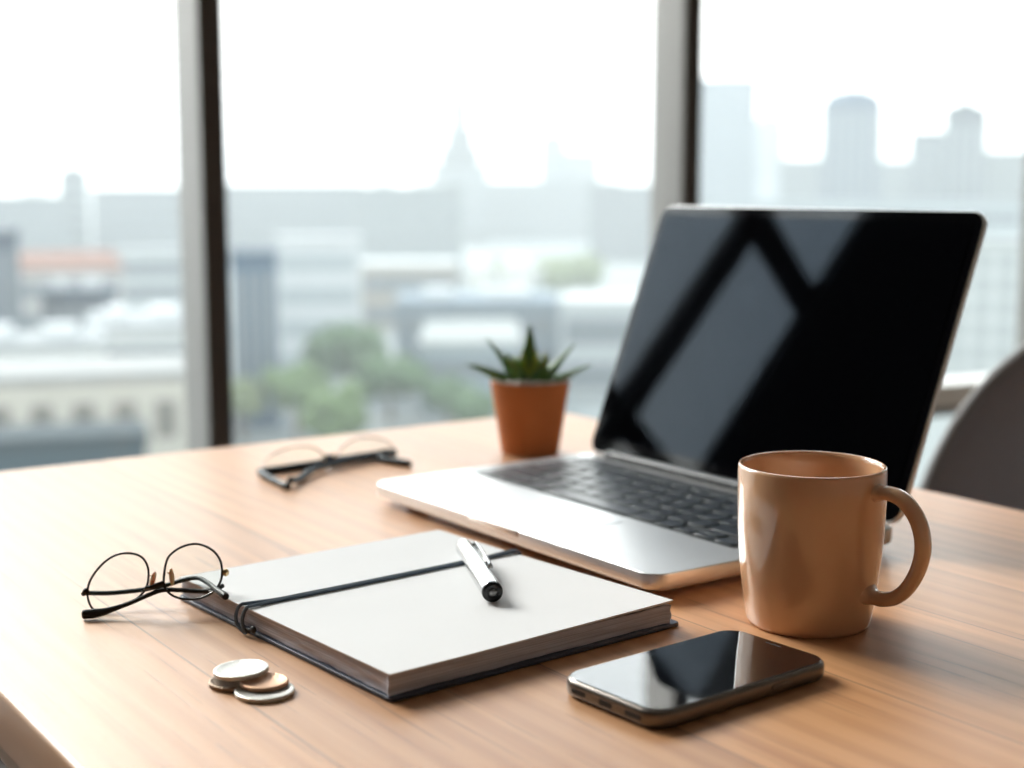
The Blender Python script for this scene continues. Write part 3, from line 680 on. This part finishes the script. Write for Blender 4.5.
WIN = mat('far_window_glass', (.10, .12, .13), .3)
ROOFU = mat('roof_units', (.45, .46, .46), .8)
_mc = {}
def cmat(c):
    c = tuple(v * .52 for v in c)
    if c not in _mc: _mc[c] = mat('facade_%d' % len(_mc), c, .85, noise_amt=.08, noise_scale=.3, spec=.2)
    return _mc[c]
def building(label, x, y, w, top, col, dep=14, rot=None, roof=None, style='bands', crown=None, kind='building', cols=6, floors=None, win=None):
    """front face centred on x, y facing the windows of the office"""
    base = rot if rot is not None else -math.atan2(x, y)
    b = thing(kind, label, 'building', (x, y, G0), base, None)
    H_ = top - G0; m = cmat(col)
    bm = NB(); add_box(bm, -w / 2, w / 2, 0, dep, 0, H_ - .6, .08, 1); obj('walls', bm, m, b, smooth=False)
    bm = NB(); add_box(bm, -w / 2 - .15, w / 2 + .15, -.15, dep + .15, H_ - .6, H_, .06, 1); obj('roof', bm, cmat(roof or tuple(v * .62 for v in col)), b, smooth=False)
    wmt = win or WIN
    vis = min(H_ - 1, 26); nf = floors or max(2, int(vis / 3.6)); fh = vis / nf
    if style == 'bands':
        for f_ in range(nf):
            z = H_ - 1.2 - fh * (f_ + 1); bm = NB(); add_box(bm, -w / 2 + .6, w / 2 - .6, -.06, .02, z + fh * .25, z + fh * .80); obj('window_band', bm, wmt, b, smooth=False)
    elif style == 'grid':
        for f_ in range(nf):
            z = H_ - 1.2 - fh * (f_ + 1)
            for c in range(cols):
                cw = (w - .8) / cols; xa = -w / 2 + .4 + c * cw; bm = NB(); add_box(bm, xa + cw * .24, xa + cw * .76, -.05, .03, z + fh * .22, z + fh * .82)
                o = obj('window', bm, wmt, b, smooth=False)
    elif style == 'fins':
        for c in range(cols):
            xa = -w / 2 + (c + .5) * w / cols; bm = NB(); add_box(bm, xa - w / cols * .30, xa + w / cols * .30, -.06, .02, 1.5, H_ - 2.0); obj('glazing_strip', bm, wmt, b, smooth=False)
    if crown == 'step':
        bm = NB(); add_box(bm, -w * .32, w * .32, dep * .2, dep * .8, H_, H_ + w * .16, .1, 1); obj('roof_storey', bm, m, b, smooth=False)
    elif crown == 'spire':
        for i, (k1, z1, z2) in enumerate(((.72, 0, .30), (.50, .30, .62), (.30, .62, 1.0))):
            bm = NB(); add_box(bm, -w * k1 / 2, w * k1 / 2, dep / 2 - w * k1 / 3, dep / 2 + w * k1 / 3, H_ + w * z1, H_ + w * z2); obj('tower_tier', bm, m, b, smooth=False)
        bm = NB(); bmesh.ops.create_cone(bm, cap_ends=True, segments=8, radius1=w * .17, radius2=w * .02, depth=w * .45, matrix=Matrix.Translation((0, dep / 2, H_ + w * 1.22))); obj('spire', bm, m, b, smooth=False)
    elif crown == 'slant':
        bm = NB(); q = [(-w / 2, H_), (w / 2, H_), (w / 2, H_ + w * .15), (0, H_ + w * .42), (-w / 2, H_ + w * .2)]
        a = [bm.verts.new((x_, 0, z_)) for x_, z_ in q]; c = [bm.verts.new((x_, dep, z_)) for x_, z_ in q]
        bm.faces.new(a[::-1]); bm.faces.new(c)
        for i in range(5): bm.faces.new((a[i], a[(i + 1) % 5], c[(i + 1) % 5], c[i]))
        obj('sloping_crown', bm, m, b, smooth=False)
    elif crown == 'dome':
        bm = NB(); lathe(bm, [(w * .5, H_), (w * .47, H_ + w * .10), (w * .38, H_ + w * .19), (w * .2, H_ + w * .26), (0, H_ + w * .28)], 24, (0, dep / 2)); obj('curved_top', bm, m, b)
    elif crown == 'units':
        for xx, ww in ((-w * .25, w * .18), (w * .18, w * .26)):
            bm = NB(); add_box(bm, xx - ww / 2, xx + ww / 2, dep * .3, dep * .6, H_, H_ + 1.1, .05, 1); obj('rooftop_unit', bm, ROOFU, b, smooth=False)
    elif crown == 'gable':
        bm = NB(); a = [bm.verts.new(p) for p in ((-w / 2 - .3, -.3, H_), (w / 2 + .3, -.3, H_), (w / 2 + .3, dep + .3, H_), (-w / 2 - .3, dep + .3, H_), (-w / 2 + 1, dep / 2, H_ + 2.0), (w / 2 - 1, dep / 2, H_ + 2.0))]
        for q in ((0, 1, 5, 4), (2, 3, 4, 5), (1, 2, 5), (3, 0, 4), (3, 2, 1, 0)): bm.faces.new([a[i] for i in q])
        obj('pitched_roof', bm, cmat(roof or col), b, smooth=False)
    return b
cream = (.74, .70, .60); pale = (.58, .62, .62); white = (.74, .76, .74); grey = (.36, .40, .42); blue = (.12, .20, .28); dkb = (.07, .11, .15)
building('cream building with a row of tall grey windows at the lower left', -27.2, 91.0, 13.5, -10.9, cream, 9, style='grid', cols=5, floors=3, roof=(.42, .42, .40), win=mat('cream_block_windows', (.13, .12, .10), .6))  # panes in one even brown-grey
building('long low block with a white roof terrace behind the cream building', -39.2, 118.7, 11.2, -11.9, white, 9, crown='units', roof=(.46, .48, .48))
building('white flat-roofed block close to the left mullion', -35.6, 139.7, 11.1, -12.5, white, 18, crown='units', roof=(.46, .48, .48))
building('dark grey block behind the white roof terraces', -48.7, 162.9, 7.9, -10.8, (.05, .08, .12), 9, crown='units', roof=(.08, .12, .16))
building('building with a faded orange-red roof on the left', -61.4, 200.8, 14.5, -10.4, (.60, .58, .55), 12, crown='gable', roof=(.34, .17, .12))
building('dark blue tower at the left border of the view', -54.2, 150.5, 6.0, -3.9, (.04, .08, .13), 12, style='fins', cols=4)
building('thin pale tower on the left horizon', -131.6, 439.4, 8.5, 4.6, (.10, .12, .13), 10, crown='step')
building('pale slab block on the left horizon near the mullion', -103.9, 417.2, 31.1, -.1, (.19, .21, .22), 16)
building('hazy office block left of the thin pale tower', -128.7, 378.7, 26.0, -2.1, (.20, .225, .23), 14, crown='units')
building('light grey block above the white flat roof at left', -61.1, 252.7, 14.3, -10.4, pale, 12)
building('narrow blue glass tower just right of the left mullion', -26.2, 147.7, 4.6, -5.9, (.05, .12, .20), 10, style='fins', cols=4)
building('white block beside the narrow blue glass tower', -25.1, 188.3, 11.0, -5.9, (.80, .83, .83), 14, cols=6, win=mat('pale_window_bands', (.24, .27, .28), .4))
building('large grey hall-like block in the middle window', -26.6, 379.1, 27.5, .5, (.33, .36, .35), 30, crown='units')
building('hazy stepped tower with a pointed spire on the middle horizon', -21.3, 599.6, 23.2, 9.0, (.10, .115, .12), 24, crown='spire')
building('pale slim tower on the horizon right of the spire', 19.6, 699.7, 12.5, 22.7, (.04, .08, .10), 14, crown='step')
building('pale stepped block beside the slim horizon tower', 34.5, 725.0, 17.8, 16.8, (.06, .09, .10), 16)
building('wide hazy block behind the middle rooftops', 14.0, 639.9, 66.0, 2.6, (.12, .14, .15), 20, style='plain')
building('low beige building with a long white roof', -18.0, 252.5, 17.0, -12.6, (.50, .44, .36), 14, roof=white)
building('small white building in the middle distance', -1.2, 236.0, 12.4, -13.2, white, 14)
building('building with a blue-grey flat roof in the middle window', -4.5, 189.9, 21.6, -14.1, (.24, .30, .34), 16, roof=(.30, .37, .42), crown='units')
building('low building with a bright white roof behind the aloe', -4.4, 155.9, 11.2, -15.9, (.34, .42, .45), 26, roof=(.42, .44, .42))
building('pale low building left of the laptop screen', 10.9, 169.7, 10.6, -12.5, pale, 14, roof=white)
building('long faint ridge of blocks on the horizon right of the left mullion', -66.4, 445.1, 42.5, 1.0, (.22, .245, .25), 20)
building('faint block on the horizon left of the right mullion', 36.2, 468.6, 22.7, 1.0, (.18, .20, .21), 20, style='plain')
building('tall pale blue tower just right of the thick mullion', 75.3, 514.5, 20.4, 37.6, (.16, .24, .32), 18, style='fins', cols=6)
building('faint shorter tower just right of the tall pale blue tower', 120.8, 689.5, 14.5, 30.7, (.34, .40, .44), 16, crown='step')
building('blue-grey tower with a rounded top in the right window', 94.5, 409.2, 16.6, 23.0, (.03, .08, .15), 16, style='fins', cols=6, crown='dome')
building('shorter grey tower of the pair at the right', 130.8, 461.8, 11.5, 17.5, (.03, .06, .09), 12, style='fins', cols=4)
building('taller grey tower with a peaked top at the right', 129.7, 420.4, 12.0, 19.8, (.02, .045, .07), 12, style='fins', cols=4, crown='slant')
building('hazy low block left of the round-topped tower', 104.0, 515.0, 20.0, 9.9, (.16, .19, .20), 14, style='plain')
building('hazy low block right of the round-topped tower', 142.3, 541.6, 14.5, 9.8, (.12, .15, .16), 16, style='plain')
building('hazy wide block at the right border of the view', 166.6, 471.4, 33.8, 11.8, (.18, .21, .21), 20, style='plain')
building('broad pale podium block above the laptop lid', 68.5, 292.1, 64.1, -2.6, (.55, .62, .64), 20)
building('near white block seen right of the laptop', 52.5, 161.7, 12.9, -5.2, (.70, .74, .72), 14, style='grid', cols=5, floors=7, win=mat('grey_green_windows', (.19, .21, .21), .5))
building('added dark block in place of the street below the cream building', -24.2, 77.6, 8.4, -12.6, (.05, .09, .11), 5, style='bands')  # dark box added to stand in for the dark street there
# white domes added in place of two bright out-of-focus glints
for x, y, z, r, lb in ((-4.6, 236, -12.4, 1.9, 'left one of two white domes standing in for bright glints'), (.8, 236, -12.6, 2.4, 'right one of two white domes standing in for bright glints')):
    bm = NB(); lathe(bm, [(r, G0), (r, z), (r * .94, z + r * .35), (r * .7, z + r * .7), (r * .35, z + r * .92), (0, z + r)], 32)
    o = obj('glint_dome', bm, cmat((.88, .88, .80))); o.location = (x, y - 6, 0); tag(o, lb + ' in the middle window', 'glint')
BARK = mat('tree_bark', (.12, .09, .06), .9); 
def crown_mat(nm, c): return mat(nm, c, .8, noise_amt=.35, noise_scale=.8, spec=.1)
CM = [crown_mat('foliage_fresh', (.085, .125, .05)), crown_mat('foliage_mid', (.06, .10, .045)), crown_mat('foliage_olive', (.13, .155, .075))]
def tree(label, x, y, w, top, ci):
    t = thing('tree', label, 'tree', (x, y, G0), random.random() * 6, 'trees between the buildings')
    h = top - G0; rnd = random.Random(int(x * 10 + y)); bm = NB()
    tube(bm, [Vector((0, 0, 0)), Vector((.1, 0, h * .3)), Vector((-.1, .1, h * .6))], [.35, .28, .16], 8); obj('trunk', bm, BARK, t)
    bm = NB()
    for i in range(26):
        a = rnd.random() * 2 * PI; r = w * .36 * math.sqrt(rnd.random()); zz = h * (.45 + .42 * rnd.random() * (1 - r / w)); s = w * rnd.uniform(.12, .20)
        q = bmesh.ops.create_icosphere(bm, subdivisions=2, radius=s, matrix=Matrix.Translation((r * math.cos(a), r * math.sin(a), zz)))
        for v in q['verts']: v.co += v.normal * 0 + (v.co - Vector((r * math.cos(a), r * math.sin(a), zz))) * (noise.noise(v.co * 1.3) * .5)
    obj('crown', bm, CM[ci], t)
for lb, x, y, w, top, ci in (('tallest rounded tree of the park in the middle window', -19.5, 168.9, 9.8, -14.6, 1), ('tree at the left side of the park clump', -21.0, 140.3, 7.0, -15.6, 0),
        ('tree right of the tallest one in the park', -12.8, 151.5, 8.4, -16.2, 1), ('small tree next to the left mullion', -26.4, 139.7, 5.0, -16.6, 2), ('tree at the right end of the park clump', -6.4, 147.8, 6.0, -18.0, 1),
        ('far pale green tree beyond the white roofs', 13.2, 329.7, 18.2, -16.0, 2), ('bright tree in front of the park clump', -15.6, 126.0, 6.6, -15.4, 0), ('low tree left of the terracotta pot', -4.1, 139.9, 5.0, -18.2, 1), ('second far pale green tree left of the laptop lid', -3.0, 352.9, 11.0, -17.0, 2)):
    tree(lb, x, y, w, top, ci)
